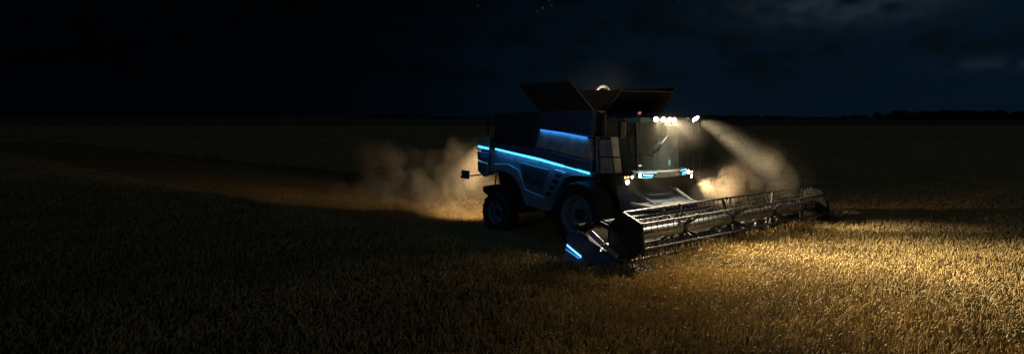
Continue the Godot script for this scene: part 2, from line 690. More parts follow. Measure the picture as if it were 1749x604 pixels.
func raise_dust() -> void:
	var tan_dust := lin(0.92, 0.80, 0.60)
	var r := RandomNumberGenerator.new()
	r.seed = 9
	var billow := FastNoiseLite.new()
	billow.seed = 4
	billow.frequency = 0.33
	billow.fractal_octaves = 3
	var around := Vector3(0, deg_to_rad(MACHINE_TURN), 0)
	var rear := thing("rear_dust_cloud", "tan chaff dust cloud blown out behind the combine", "dust", "stuff")
	var inner := dust_material("chaff_dust_core", 0.17, tan_dust)
	var grades := []
	for d in [0.30, 0.18, 0.10, 0.055]:
		grades.append(dust_material("chaff_dust_billow", d, tan_dust))
	var made := 0
	var tries := 0
	while made < 120 and tries < 20000:
		tries += 1
		var t := r.randf()
		var p := Vector3(-6.0 - t * 9.5, r.randf_range(0.05, 3.0), r.randf_range(-2.4, 1.5))
		var top := 3.2 * (1.0 - t) + 1.0 + 1.3 * billow.get_noise_2d(p.x * 2.4, p.z * 1.4)
		var fill := 1.15 - p.y / maxf(0.4, top) - 0.35 * t + 1.9 * billow.get_noise_3dv(p * Vector3(1.5, 0.9, 1.0))
		if fill < 0.35:
			continue
		var s := (0.30 + 0.55 * r.randf()) * (0.85 + 0.6 * t)
		# wisps trail upward and away
		var size := Vector3(s * r.randf_range(0.8, 1.3), s * r.randf_range(1.0, 2.1), s * r.randf_range(0.7, 1.1))
		var turn := Vector3(r.randf_range(-0.4, 0.4), deg_to_rad(MACHINE_TURN) + r.randf_range(-0.6, 0.6), r.randf_range(0.1, 1.1))
		var k := 0 if fill > 1.15 else 1 if fill > 0.85 else 2 if fill > 0.6 else 3
		puff(rear, local(p.x, p.y, p.z), size, grades[k], turn)
		made += 1
	soft_puff(rear, local(-9.3, 0.8, -0.4), Vector3(11.0, 3.4, 5.0), 0.035, tan_dust, around, 2)
	soft_puff(rear, local(-6.8, 1.9, 0.0), Vector3(4.2, 4.0, 3.6), 0.045, tan_dust, around, 2)
	var front := thing("header_dust_cloud", "tan dust rising between the header and the cab in the lamp light", "dust", "stuff")
	# [centre, spread, count, size]
	var banks := [[Vector3(1.8, 1.42, -2.1), Vector3(0.35, 0.22, 0.75), 22, 0.62], [Vector3(2.55, 1.75, -3.8), Vector3(0.4, 0.45, 0.6), 24, 0.55]]
	for b in banks:
		for i in b[2]:
			var o := Vector3(r.randfn() * b[1].x, r.randfn() * b[1].y, r.randfn() * b[1].z)
			var p: Vector3 = b[0] + o
			p.y = clampf(p.y, 1.05, 2.5)
			var s: float = b[3] * r.randf_range(0.5, 1.4)
			var size := Vector3(s * r.randf_range(0.8, 1.2), s * r.randf_range(0.8, 1.7), s * r.randf_range(0.7, 1.1))
			var turn := Vector3(r.randf_range(-0.8, 0.8), r.randf() * TAU, r.randf_range(-0.8, 0.8))
			puff(front, local(p.x, p.y, p.z), size, grades[0] if o.length() < 0.5 else inner if o.length() < 0.8 else grades[2], turn)
	# dust carried up along the far side of the header
	for b in [[Vector3(1.9, 3.45, -1.35), Vector3(3.7, 1.85, -3.1), 1.2, 0.045], [Vector3(2.2, 3.0, -1.7), Vector3(3.3, 1.4, -3.7), 1.6, 0.035]]:
		var x: Vector3 = (b[1] - b[0]).normalized()
		var z := x.cross(Vector3.UP).normalized()
		var turned: Basis = machine_frame.basis * Basis(x, z.cross(x), z)
		soft_puff(front, machine_frame * ((b[0] + b[1]) / 2.0), Vector3(b[0].distance_to(b[1]) * 1.15, b[2], b[2]), b[3], tan_dust, turned.get_euler(), 2)
	soft_puff(front, local(2.6, 2.0, -2.6), Vector3(3.4, 2.8, 4.6), 0.006, tan_dust, around, 2)
	soft_puff(front, local(2.0, 3.35, 0.2), Vector3(1.6, 1.9, 3.6), 0.008, tan_dust, around, 4)
	soft_puff(front, local(1.9, 2.0, 0.4), Vector3(2.2, 1.5, 4.6), 0.005, tan_dust, around, 3)
	var tank := thing("tank_dust_cloud", "faint lit dust hanging over the open grain tank", "dust", "stuff")
	soft_puff(tank, local(-0.7, 4.6, 0.2), Vector3(3.0, 1.9, 3.4), 0.028, tan_dust, around, 5)

func fly_straw() -> void:
	var r := RandomNumberGenerator.new()
	r.seed = 15
	var st := mb()
	for i in 420:
		var c := r.randi() % 4
		var mid: Vector3 = [Vector3(-6.3, 0.75, 0.9), Vector3(-7.4, 0.6, 0.9), Vector3(-8.3, 0.5, 0.6), Vector3(-9.6, 0.45, 0.4)][c]
		var p := mid + Vector3(r.randfn() * 0.55, r.randfn() * 0.2 * (1.0 + c * 0.2), r.randfn() * 0.5)
		p.y = maxf(p.y, 0.15)
		var d := Vector3(r.randfn() - 0.8, r.randfn() * 0.5, r.randfn() * 0.6).normalized() * r.randf_range(0.05, 0.22)
		st.set_color(Color(0.40, 0.28, 0.12) * r.randf_range(0.5, 1.0))
		tube(st, [machine_frame * p, machine_frame * (p + d)], 0.005, 3, false)
	st.set_material(M.stubble)
	var o := MeshInstance3D.new()
	o.name = "flying_straw"
	o.mesh = st.commit()
	add_child(o, true)
	tag(o, "chopped straw flying out behind the rear wheel of the combine", "straw", "", "stuff")

# ------------------------------------------------------------------ the combine
func wheel(parent: Node, at: Vector3, s: float, radius: float, width: float, rim_r: float, lugs: int) -> void:
	var w := Node3D.new()
	w.name = "wheel"
	parent.add_child(w, true)
	w.position = at
	var h := width / 2.0
	var st := mb()
	lathe(st, Vector3.ZERO, [Vector2(rim_r, -h * 0.86), Vector2(rim_r * 1.08, -h * 0.98), Vector2(lerpf(rim_r, radius, 0.55), -h * 1.04), Vector2(radius * 0.93, -h * 0.92), Vector2(radius * 0.96, -h * 0.6), Vector2(radius * 0.965, 0.0), Vector2(radius * 0.96, h * 0.6), Vector2(radius * 0.93, h * 0.92), Vector2(lerpf(rim_r, radius, 0.55), h * 1.04), Vector2(rim_r * 1.08, h * 0.98), Vector2(rim_r, h * 0.86)], 56)
	for k in lugs:
		for e in [-1.0, 1.0]:
			var a: float = TAU * (k + (0.5 if e > 0.0 else 0.0)) / lugs
			var b: float = a + 0.26
			var p := Vector3(cos(a), sin(a), 0) * radius * 0.968 + Vector3(0, 0, -0.03 * e)
			var q := Vector3(cos(b), sin(b), 0) * radius * 0.93 + Vector3(0, 0, h * 0.98 * e)
			bar(st, p, q, 0.055, 0.062, ((p + q) * Vector3(1, 1, 0)).normalized(), 0.012)
	part("tyre", st, M.rubber, w)
	st = mb()
	lathe(st, Vector3.ZERO, [Vector2(rim_r * 1.06, h * 0.98 * s), Vector2(rim_r * 1.0, h * 0.99 * s), Vector2(rim_r * 0.94, h * 0.8 * s), Vector2(rim_r * 0.86, h * 0.74 * s), Vector2(rim_r * 0.80, h * 0.25 * s), Vector2(rim_r * 0.45, h * 0.12 * s), Vector2(rim_r * 0.42, h * 0.38 * s), Vector2(0.001, h * 0.38 * s)], 48)
	lathe(st, Vector3.ZERO, [Vector2(rim_r, -h * 0.9 * s), Vector2(rim_r * 0.9, -h * 0.7 * s), Vector2(0.05, -h * 0.1 * s)], 32)
	part("rim", st, M.rim_blue, w)
	st = mb()
	lathe(st, Vector3.ZERO, [Vector2(rim_r * 0.30, h * 0.38 * s), Vector2(rim_r * 0.28, h * 0.62 * s), Vector2(rim_r * 0.2, h * 0.68 * s), Vector2(0.001, h * 0.68 * s)], 24)
	for k in 10:
		var a := TAU * k / 10.0
		drum(st, Vector3(cos(a) * rim_r * 0.37, sin(a) * rim_r * 0.37, h * 0.44 * s), Vector3(0, 0, s), 0.022, 0.04, 6)
	part("hub", st, M.black_metal, w)

# a glowing strip along points, thickness th, lying on z
func strip(called: String, pts: Array, z: float, s: float, th: Array, m: Material, parent: Node, light_energy := 0.0) -> void:
	var st := mb()
	for i in pts.size() - 1:
		var p: Vector2 = pts[i]
		var q: Vector2 = pts[i + 1]
		var t0: float = th[i] / 2.0
		var t1: float = th[i + 1] / 2.0
		var zb := z * s
		var zf := (z + 0.018) * s
		var a := [Vector3(p.x, p.y - t0, zb), Vector3(p.x, p.y + t0, zb), Vector3(q.x, q.y + t1, zb), Vector3(q.x, q.y - t1, zb)]
		var b := [Vector3(p.x, p.y - t0 * 0.7, zf), Vector3(p.x, p.y + t0 * 0.7, zf), Vector3(q.x, q.y + t1 * 0.7, zf), Vector3(q.x, q.y - t1 * 0.7, zf)]
		quad(st, b[0], b[1], b[2], b[3])
		quad(st, a[0], b[0], b[3], a[3])
		quad(st, a[1], a[2], b[2], b[1])
		if i == 0:
			quad(st, a[0], a[1], b[1], b[0])
		if i == pts.size() - 2:
			quad(st, a[2], a[3], b[3], b[2])
	var o := part(called, st, m, parent)
	if light_energy > 0.0:
		for i in pts.size() - 1:
			var p: Vector2 = pts[i]
			var q: Vector2 = pts[i + 1]
			var l := AreaLight3D.new()
			l.name = "strip_light"
			l.light_color = lin(0.05, 0.42, 1.0)
			l.area_size = Vector2(p.distance_to(q), 0.03)
			l.light_energy = 0.38 * light_energy * p.distance_to(q)
			l.area_range = 12.0
			l.shadow_enabled = true
			o.add_child(l, true)
			var mid := (p + q) / 2.0
			l.position = Vector3(mid.x, mid.y - 0.012, (z + 0.045) * s)
			# faces down and a little inward, over the panel under it
			var along := Vector3(q.x - p.x, q.y - p.y, 0).normalized()
			var face := Vector3(0, -1, -0.30 * s).normalized()
			var up := along.cross(face).normalized()
			l.basis = Basis(along, up, -face).orthonormalized()

func build_side(c: Node3D, s: float) -> void:
	var zi := 1.46 * s
	var st := mb()
	prism(st, pv([-4.1, 3.87, -2.06, 3.91, -2.02, 3.38, -2.26, 2.86, -3.9, 2.95, -4.02, 3.32]), zi, 1.63 * s, 0.03)
	var screen := part("rear_side_panel", st, M.black_panel, c)
	st = mb()
	prism(st, pv([-3.85, 3.62, -2.16, 3.64, -2.14, 3.42, -2.36, 2.95, -3.78, 3.03]), 1.6 * s, 1.642 * s, 0.012)
	part("panel_inset", st, M.black_panel, screen)
	st = mb()
	prism(st, pv([-2.03, 3.91, 0.1, 3.92, 0.06, 3.19, -1.99, 3.39]), zi, 1.64 * s, 0.025)
	part("upper_side_panel", st, M.navy_panel, c)
	st = mb()
	prism(st, pv([-2.0, 3.33, -0.02, 3.13, 0.05, 2.52, -0.55, 2.60, -1.3, 2.72, -2.24, 2.84]), zi, 1.625 * s, 0.025)
	part("middle_side_panel", st, M.grey_panel, c)
	st = mb()
	prism(st, pv([-4.28, 2.94, -3.9, 2.93, -2.24, 2.82, -1.3, 2.70, -0.55, 2.58, 0.05, 2.50, 0.06, 2.19, -2.03, 2.51, -4.28, 2.76]), zi, 1.655 * s, 0.02)
	part("belt_panel", st, M.blue_panel, c)
	st = mb()
	prism(st, pv([-4.3, 2.70, -2.03, 2.45, 0.05, 2.13, 0.02, 2.06, -0.72, 2.04, -1.05, 1.92, -1.32, 1.55, -1.55, 0.98, -1.66, 0.92, -2.6, 1.02, -2.72, 1.2, -2.86, 1.55, -3.08, 1.84, -3.5, 2.02, -3.9, 2.04, -4.2, 1.95, -4.34, 1.86]), zi, 1.60 * s, 0.025)
	var skirt := part("lower_side_panel", st, M.slate_panel, c)
	st = mb()
	prism(st, pv([-2.88, 2.36, -1.62, 2.19, -1.9, 1.66, -2.1, 1.62, -2.72, 1.80]), 1.58 * s, 1.625 * s, 0.02)
	part("inset_cover", st, M.black_panel, skirt)
	# raised trim over the rear wheel and along the sill
	st = mb()
	prism(st, pv([-4.3, 2.10, -4.05, 2.26, -3.4, 2.28, -2.92, 2.12, -2.74, 1.80, -2.62, 1.52, -2.1, 1.42, -1.72, 1.33, -1.55, 0.98, -1.66, 0.92, -2.6, 1.02, -2.72, 1.2, -2.86, 1.55, -3.08, 1.84, -3.5, 2.02, -3.9, 2.04, -4.2, 1.95]), 1.58 * s, 1.648 * s, 0.022)
	part("sill_trim", st, M.trim_panel, skirt)
	# slanting strut with four vents behind the front wheel
	st = mb()
	prism(st, pv([-1.34, 2.22, -0.9, 2.14, -0.98, 2.0, -1.26, 1.62, -1.52, 1.22, -1.7, 1.36, -1.86, 1.44]), 1.58 * s, 1.66 * s, 0.02)
	var strut := part("vent_strut", st, M.trim_panel, c)
	for k in 4:
		st = mb()
		var o := Vector2(-1.18, 2.05).lerp(Vector2(-1.56, 1.47), k / 3.0)
		prism(st, pv([o.x - 0.1, o.y + 0.06, o.x + 0.11, o.y + 0.03, o.x + 0.05, o.y - 0.07, o.x - 0.16, o.y - 0.04]), 1.62 * s, 1.668 * s, 0.006)
		part("vent", st, M.black_metal, strut)
	# small upright fin where the belt meets the front
	st = mb()
	prism(st, pv([-0.52, 2.40, -0.30, 2.24, 0.04, 2.20, 0.05, 2.34]), 1.64 * s, 1.668 * s, 0.008)
	part("belt_fin", st, M.blue_panel, c)
	strip("light_strip", [Vector2(-1.98, 3.365), Vector2(-1.1, 3.285), Vector2(-0.1, 3.165)], 1.63, s, [0.045, 0.05, 0.04], M.strip_upper, c, 0.16)
	strip("light_strip", [Vector2(-3.98, 2.735), Vector2(-2.03, 2.485), Vector2(-1.0, 2.32)], 1.65, s, [0.06, 0.07, 0.06], M.strip_blue, c, 0.5)
	strip("light_strip", [Vector2(-1.0, 2.32), Vector2(-0.45, 2.235)], 1.65, s, [0.035, 0.035], M.strip_blue, c, 0.3)
	strip("light_strip", [Vector2(-0.45, 2.24), Vector2(0.03, 2.165)], 1.668, s, [0.055, 0.065], M.strip_blue, c, 0.4)
	# steps panel and handrails beside the cab
	st = mb()
	prism(st, pv([0.13, 3.20, 0.72, 3.20, 0.88, 2.22, 0.18, 2.16]), 1.30 * s, 1.60 * s, 0.03)
	var door := part("service_door", st, M.pale_panel, c)
	st = mb()
	prism(st, pv([0.34, 3.12, 0.66, 3.12, 0.79, 2.30, 0.46, 2.26]), 1.58 * s, 1.612 * s, 0.012)
	part("door_inset", st, M.pale_panel, door)
	st = mb()
	tube(st, [Vector3(0.40, 2.14, 1.68 * s), Vector3(0.33, 2.9, 1.68 * s), Vector3(0.34, 3.10, 1.68 * s), Vector3(0.42, 3.17, 1.68 * s), Vector3(0.75, 3.17, 1.68 * s)], 0.018, 8)
	tube(st, [Vector3(0.37, 2.66, 1.68 * s), Vector3(1.15, 2.66, 1.66 * s)], 0.016, 8)
	tube(st, [Vector3(0.75, 3.17, 1.68 * s), Vector3(0.78, 2.9, 1.67 * s), Vector3(0.92, 2.14, 1.66 * s)], 0.018, 8)
	part("handrail", st, M.black_metal, c)
	# cab deck at the side with the low lamps
	st = mb()
	box_at(st, Vector3(0.62, 2.06, 1.4 * s), Vector3(1.25, 0.10, 0.55), 0.02)
	part("side_deck", st, M.black_metal, c)
	# mirror on its arm
	st = mb()
	tube(st, [Vector3(1.15, 3.70, 1.30 * s), Vector3(1.28, 3.72, 1.70 * s), Vector3(1.28, 3.66, 1.82 * s)], 0.02, 8)
	var arm := part("mirror", st, M.black_metal, c)
	st = mb()
	box_at(st, Vector3(1.28, 3.42, 1.82 * s), Vector3(0.10, 0.46, 0.24), 0.04)
	part("mirror_housing", st, M.dark_plastic, arm)
	st = mb()
	box_at(st, Vector3(1.222, 3.42, 1.82 * s), Vector3(0.01, 0.40, 0.19), 0.003)
	part("mirror_glass", st, M.mirror_silver, arm)
	st = mb()
	tube(st, [Vector3(1.33, 3.24, 1.76 * s), Vector3(1.34, 3.42, 1.77 * s), Vector3(1.33, 3.60, 1.76 * s)], [0.012, 0.016, 0.012], 8)
	part("mirror_rim", st, M.pale_panel, arm)
	# rear hood side
	st = mb()
	prism(st, pv([-4.33, 3.16, -4.72, 3.12, -4.92, 2.98, -4.97, 2.66, -4.36, 2.66]), zi, 1.62 * s, 0.04)
	part("rear_hood_panel", st, M.grey_panel, c)
	st = mb()
	prism(st, pv([-4.36, 2.62, -4.97, 2.62, -4.95, 2.34, -4.40, 2.28]), zi, 1.60 * s, 0.03)
	part("rear_hood_panel", st, M.navy_panel, c)
	st = mb()
	prism(st, pv([-4.40, 2.24, -4.94, 2.30, -4.93, 1.98, -4.62, 1.79, -4.40, 1.86]), zi, 1.615 * s, 0.03)
	part("rear_hood_panel", st, M.slate_panel, c)
	strip("light_strip", [Vector2(-4.86, 2.80), Vector2(-4.34, 2.735)], 1.62, s, [0.055, 0.06], M.strip_blue, c, 0.35)
	strip("light_strip", [Vector2(-4.90, 2.31), Vector2(-4.42, 2.25)], 1.60, s, [0.035, 0.035], M.strip_dim, c)

func cab_glass_sheet(st: SurfaceTool, bottom: Array, top: Array, thick := 0.006) -> void:
	for i in bottom.size() - 1:
		var b0: Vector3 = bottom[i]
		var b1: Vector3 = bottom[i + 1]
		var t0: Vector3 = top[i]
		var t1: Vector3 = top[i + 1]
		quad(st, b0, b1, t1, t0)

func build_cab(c: Node3D) -> void:
	var cab := Node3D.new()
	cab.name = "cab"
	c.add_child(cab, true)
	var st := mb()
	# roof: a rounded visor, longer at the front
	var ring_lo := []
	var ring_hi := []
	var ring_top := []
	for q in [[0.05, -1.18], [1.05, -1.32], [1.45, -1.22], [1.66, -0.75], [1.74, 0.0], [1.66, 0.75], [1.45, 1.22], [1.05, 1.32], [0.05, 1.18]]:
		ring_lo.append(Vector3(q[0] - 0.06, 3.61, q[1] * 0.96))
		ring_hi.append(Vector3(q[0], 3.74, q[1]))
		ring_top.append(Vector3(lerpf(0.7, q[0], 0.82), 3.86, q[1] * 0.82))
	var n := ring_lo.size()
	for i in n:
		var j := (i + 1) % n
		quad(st, ring_lo[i], ring_lo[j], ring_hi[j], ring_hi[i])
		quad(st, ring_hi[i], ring_hi[j], ring_top[j], ring_top[i])
		tri(st, ring_top[i], ring_top[j], Vector3(0.7, 3.9, 0))
		tri(st, ring_lo[i], ring_lo[j], Vector3(0.7, 3.61, 0))
	part("roof", st, M.navy_panel, cab)
	# floor and back wall
	st = mb()
	prism(st, pv([0.15, 2.12, 1.30, 2.12, 1.36, 2.24, 0.15, 2.24]), -1.02, 1.02, 0.01)
	part("cab_floor", st, M.dark_plastic, cab)
	st = mb()
	box_at(st, Vector3(0.17, 2.93, 0.0), Vector3(0.06, 1.36, 2.04), 0.01)
	part("cab_back_wall", st, M.cream_lining, cab)
	# front glass bulges forward; side glass
	var bottom := []
	var top := []
	for k in 9:
		var t := k / 8.0 * 2.0 - 1.0
		bottom.append(Vector3(1.46 - 0.26 * t * t, 2.25, t * 1.02))
		top.append(Vector3(1.42 - 0.26 * t * t, 3.63, t * 1.06))
	st = mb()
	cab_glass_sheet(st, bottom, top)
	part("windscreen", st, M.glass, cab)
	for s in [-1.0, 1.0]:
		st = mb()
		cab_glass_sheet(st, [Vector3(0.22, 2.25, 1.03 * s), Vector3(1.16, 2.25, 1.03 * s)], [Vector3(0.22, 3.63, 1.07 * s), Vector3(1.13, 3.63, 1.07 * s)])
		part("side_window", st, M.glass, cab)
		st = mb()
		bar(st, Vector3(1.20, 2.2, 1.03 * s), Vector3(1.16, 3.64, 1.07 * s), 0.07, 0.08, Vector3.RIGHT, 0.015)
		part("pillar", st, M.black_metal, cab)
		st = mb()
		bar(st, Vector3(0.2, 2.2, 1.03 * s), Vector3(0.2, 3.64, 1.07 * s), 0.10, 0.12, Vector3.RIGHT, 0.015)
		part("pillar", st, M.black_metal, cab)
	# seat, wheel, screen
	var seat := Node3D.new()
	seat.name = "driver_seat"
	cab.add_child(seat, true)
	st = mb()
	box_at(st, Vector3(0.55, 2.62, 0.0), Vector3(0.48, 0.14, 0.50), 0.05)
	part("cushion", st, M.seat_cloth, seat)
	st = mb()
	block(st, Transform3D(Basis(Vector3(0, 0, 1), 0.16), Vector3(0.32, 2.98, 0.0)), Vector3(0.13, 0.66, 0.46), 0.05)
	part("backrest", st, M.seat_cloth, seat)
	st = mb()
	tube(st, [Vector3(0.52, 2.22, 0), Vector3(0.52, 2.56, 0)], 0.1, 12)
	part("pedestal", st, M.dark_plastic, seat)
	st = mb()
	tube(st, [Vector3(1.12, 2.24, 0.0), Vector3(1.02, 2.86, 0.0)], 0.045, 10)
	var col := part("steering_column", st, M.dark_plastic, cab)
	st = mb()
	var ringp := []
	for k in 25:
		var q := TAU * k / 24.0
		ringp.append(Vector3(1.0, 2.88, 0) + Vector3(cos(q) * 0.16, cos(q) * 0.10, sin(q) * 0.19))
	tube(st, ringp, 0.016, 8, false)
	part("steering_wheel", st, M.dark_plastic, col)
	st = mb()
	block(st, Transform3D(Basis(Vector3(0, 1, 0), 0.5), Vector3(1.05, 2.42, -0.72)), Vector3(0.04, 0.16, 0.22), 0.01)
	part("monitor", st, M.screen_teal, cab)
	st = mb()
	block(st, Transform3D(Basis(Vector3(0, 1, 0), -0.4), Vector3(1.12, 2.40, 0.80)), Vector3(0.03, 0.03, 0.10), 0.01)
	part("dial_light", st, M.dial_white, cab)
	# wiper: two parallel arms and a blade
	st = mb()
	tube(st, [Vector3(1.50, 3.02, 0.36), Vector3(1.52, 3.30, -0.02)], 0.010, 6)
	tube(st, [Vector3(1.50, 3.02, 0.30), Vector3(1.52, 3.32, -0.06)], 0.010, 6)
	tube(st, [Vector3(1.49, 3.03, 0.50), Vector3(1.50, 3.02, 0.28)], 0.012, 6)
	part("wiper", st, M.steel, cab)
	# bumper under the windscreen, curved, with badge
	st = mb()
	var up_ring := []
	var lo_ring := []
	var in_ring := []
	for k in 17:
		var t := k / 16.0 * 2.0 - 1.0
		up_ring.append(Vector3(1.56 - 0.30 * t * t, 2.22 + 0.04 * t * t, t * 1.28))
		lo_ring.append(Vector3(1.54 - 0.30 * t * t, 2.06 + 0.05 * t * t, t * 1.26))
		in_ring.append(Vector3(1.40 - 0.30 * t * t, 2.25 + 0.04 * t * t, t * 1.2))
	for k in 16:
		quad(st, lo_ring[k], lo_ring[k + 1], up_ring[k + 1], up_ring[k])
		quad(st, up_ring[k], up_ring[k + 1], in_ring[k + 1], in_ring[k])
		quad(st, lo_ring[k], lo_ring[k + 1], in_ring[k + 1] - Vector3(0, 0.2, 0), in_ring[k] - Vector3(0, 0.2, 0))
	var bumper := part("bumper", st, M.pale_panel, c)
	st = mb()
	box_at(st, Vector3(1.556, 2.14, 0.0), Vector3(0.012, 0.045, 0.13), 0.004)
	part("badge", st, M.steel, bumper)
	# daytime lights: a dark housing with a blue blade, one on each side
	for s in [-1.0, 1.0]:
		st = mb()
		var hp := [[0.50, 2.19], [0.62, 2.215], [1.16, 2.225], [1.22, 2.14], [1.10, 2.085], [0.66, 2.10]]
		for i in hp.size():
			var p0: Array = hp[i]
			var p1: Array = hp[(i + 1) % hp.size()]
			var a0 := Vector3(1.568 - 0.30 * pow(p0[0] / 1.28, 2), p0[1], p0[0] * s)
			var a1 := Vector3(1.568 - 0.30 * pow(p1[0] / 1.28, 2), p1[1], p1[0] * s)
			tri(st, a0, a1, Vector3(1.50, 2.15, 0.88 * s))
			quad(st, a0, a1, a1 - Vector3(0.05, 0, 0), a0 - Vector3(0.05, 0, 0))
		var housing := part("daylight_housing", st, M.dark_plastic, bumper)
		st = mb()
		tube(st, [Vector3(1.515, 2.148, 0.72 * s), Vector3(1.475, 2.152, 0.90 * s), Vector3(1.435, 2.165, 1.06 * s)], [0.012, 0.02, 0.014], 8)
		tube(st, [Vector3(1.535, 2.205, 0.58 * s), Vector3(1.43, 2.228, 0.98 * s), Vector3(1.335, 2.228, 1.18 * s)], 0.007, 6)
		tube(st, [Vector3(1.335, 2.10, 1.14 * s), Vector3(1.43, 2.085, 0.98 * s), Vector3(1.49, 2.09, 0.72 * s)], 0.007, 6)
		part("daylight_lamp", st, M.daylight_blue, housing)

func lamp(called: String, parent: Node, at: Vector3, dir: Vector3, r: float, m: Material) -> void:
	dir = dir.normalized()
	var st := mb()
	drum(st, at - dir * 0.005, dir, r * 1.18, 0.09, 18)
	var shell := part(called, st, M.dark_plastic, parent)
	st = mb()
	drum(st, at + dir * 0.006, dir, r, 0.012, 18)
	part("lamp_lens", st, m, shell)

func build_lamps(c: Node3D) -> void:
	var warm := lin(1.0, 0.88, 0.66)
	var spots: Array = [[1.70, 3.70, 0.90], [1.735, 3.69, 0.60], [1.75, 3.68, 0.34], [1.76, 3.675, 0.12]]
	for i in 4:
		var p := Vector3(spots[i][0], spots[i][1], spots[i][2])
		var to: Vector3 = [Vector3(7.8, 0.5, 4.2), Vector3(8.0, 0.5, 2.8), Vector3(10.0, 0.5, -0.6), Vector3(2.9, 0.9, 0.5)][i]
		lamp("roof_lamp", c, p, Vector3(1.0, -0.25, 0.25), 0.062, M.lamp_white)
		spot(c, p + Vector3(0.03, -0.01, 0.0), to, [88.0, 145.0, 158.0, 10.0][i], [45.0, 34.0, 30.0, 60.0][i], warm)
	# three lamps on the far corner of the roof
	for i in 3:
		var p := Vector3(1.66 - 0.07 * i, 3.68 + 0.028 * i, -1.02 - 0.2 * i)
		lamp("roof_lamp", c, p, Vector3(1.0, -0.3, -0.1), 0.058, M.lamp_white)
		spot(c, p + Vector3(0.03, -0.01, 0.0), [Vector3(4.7, 0.9, -3.9), Vector3(9.5, 0.5, -2.8), Vector3(4.9, 0.9, -4.5)][i], [40.0, 34.0, 34.0][i], [11.0, 22.0, 13.0][i], warm, 0.04, 1.0)
	# low lamps at both front corners
	for s in [-1.0, 1.0]:
		lamp("corner_lamp", c, Vector3(1.27, 1.99, 1.55 * s), Vector3(1, -0.1, 0.25 * s), 0.06, M.lamp_low)
		lamp("indicator_lamp", c, Vector3(1.25, 2.12, 1.62 * s), Vector3(1, 0, 0.25 * s), 0.03, M.lamp_amber)
		lamp("indicator_lamp", c, Vector3(1.27, 2.12, 1.52 * s), Vector3(1, 0, 0.25 * s), 0.03, M.lamp_amber)
		lamp("marker_lamp", c, Vector3(1.30, 2.12, 1.38 * s), Vector3(1, 0, 0.2 * s), 0.035, M.lamp_low)
		lamp("driving_lamp", c, Vector3(1.40, 2.15, 1.16 * s), Vector3(1, -0.1, 0.1 * s), 0.05, M.lamp_white)
	var low := lin(1.0, 0.72, 0.42)
	spot(c, Vector3(1.34, 1.98, 1.56), Vector3(6.5, 0.2, 7.5), 11.0, 58.0, lin(1.0, 0.86, 0.66))
	spot(c, Vector3(1.34, 1.98, -1.56), Vector3(4.0, 0.9, -4.0), 13.0, 52.0, low)
	spot(c, Vector3(1.46, 2.14, 1.17), Vector3(8.0, 0.4, 2.0), 9.0, 40.0, warm)
	spot(c, Vector3(1.46, 2.14, -1.17), Vector3(8.0, 0.4, -2.5), 9.0, 40.0, warm)
	# red beacon on the roof
	var st := mb()
	tube(st, [Vector3(1.25, 3.80, 1.02), Vector3(1.25, 3.86, 1.02), Vector3(1.25, 3.90, 1.02)], [0.05, 0.05, 0.03], 14)
	part("beacon", st, M.beacon_red, c)
	# rear work lamps, pointing back into the chaff
	lamp("rear_lamp", c, Vector3(-4.98, 2.98, 1.40), Vector3(-1, -0.3, 0.3), 0.05, M.lamp_low)
	lamp("rear_lamp", c, Vector3(-4.98, 2.98, -1.40), Vector3(-1, -0.3, -0.3), 0.05, M.lamp_low)
	spot(c, Vector3(-5.06, 2.97, 1.40), Vector3(-7.7, 0.3, -0.3), 70.0, 25.0, low)
	spot(c, Vector3(-5.06, 2.97, -1.40), Vector3(-9.0, 1.75, -0.8), 36.0, 21.0, low)

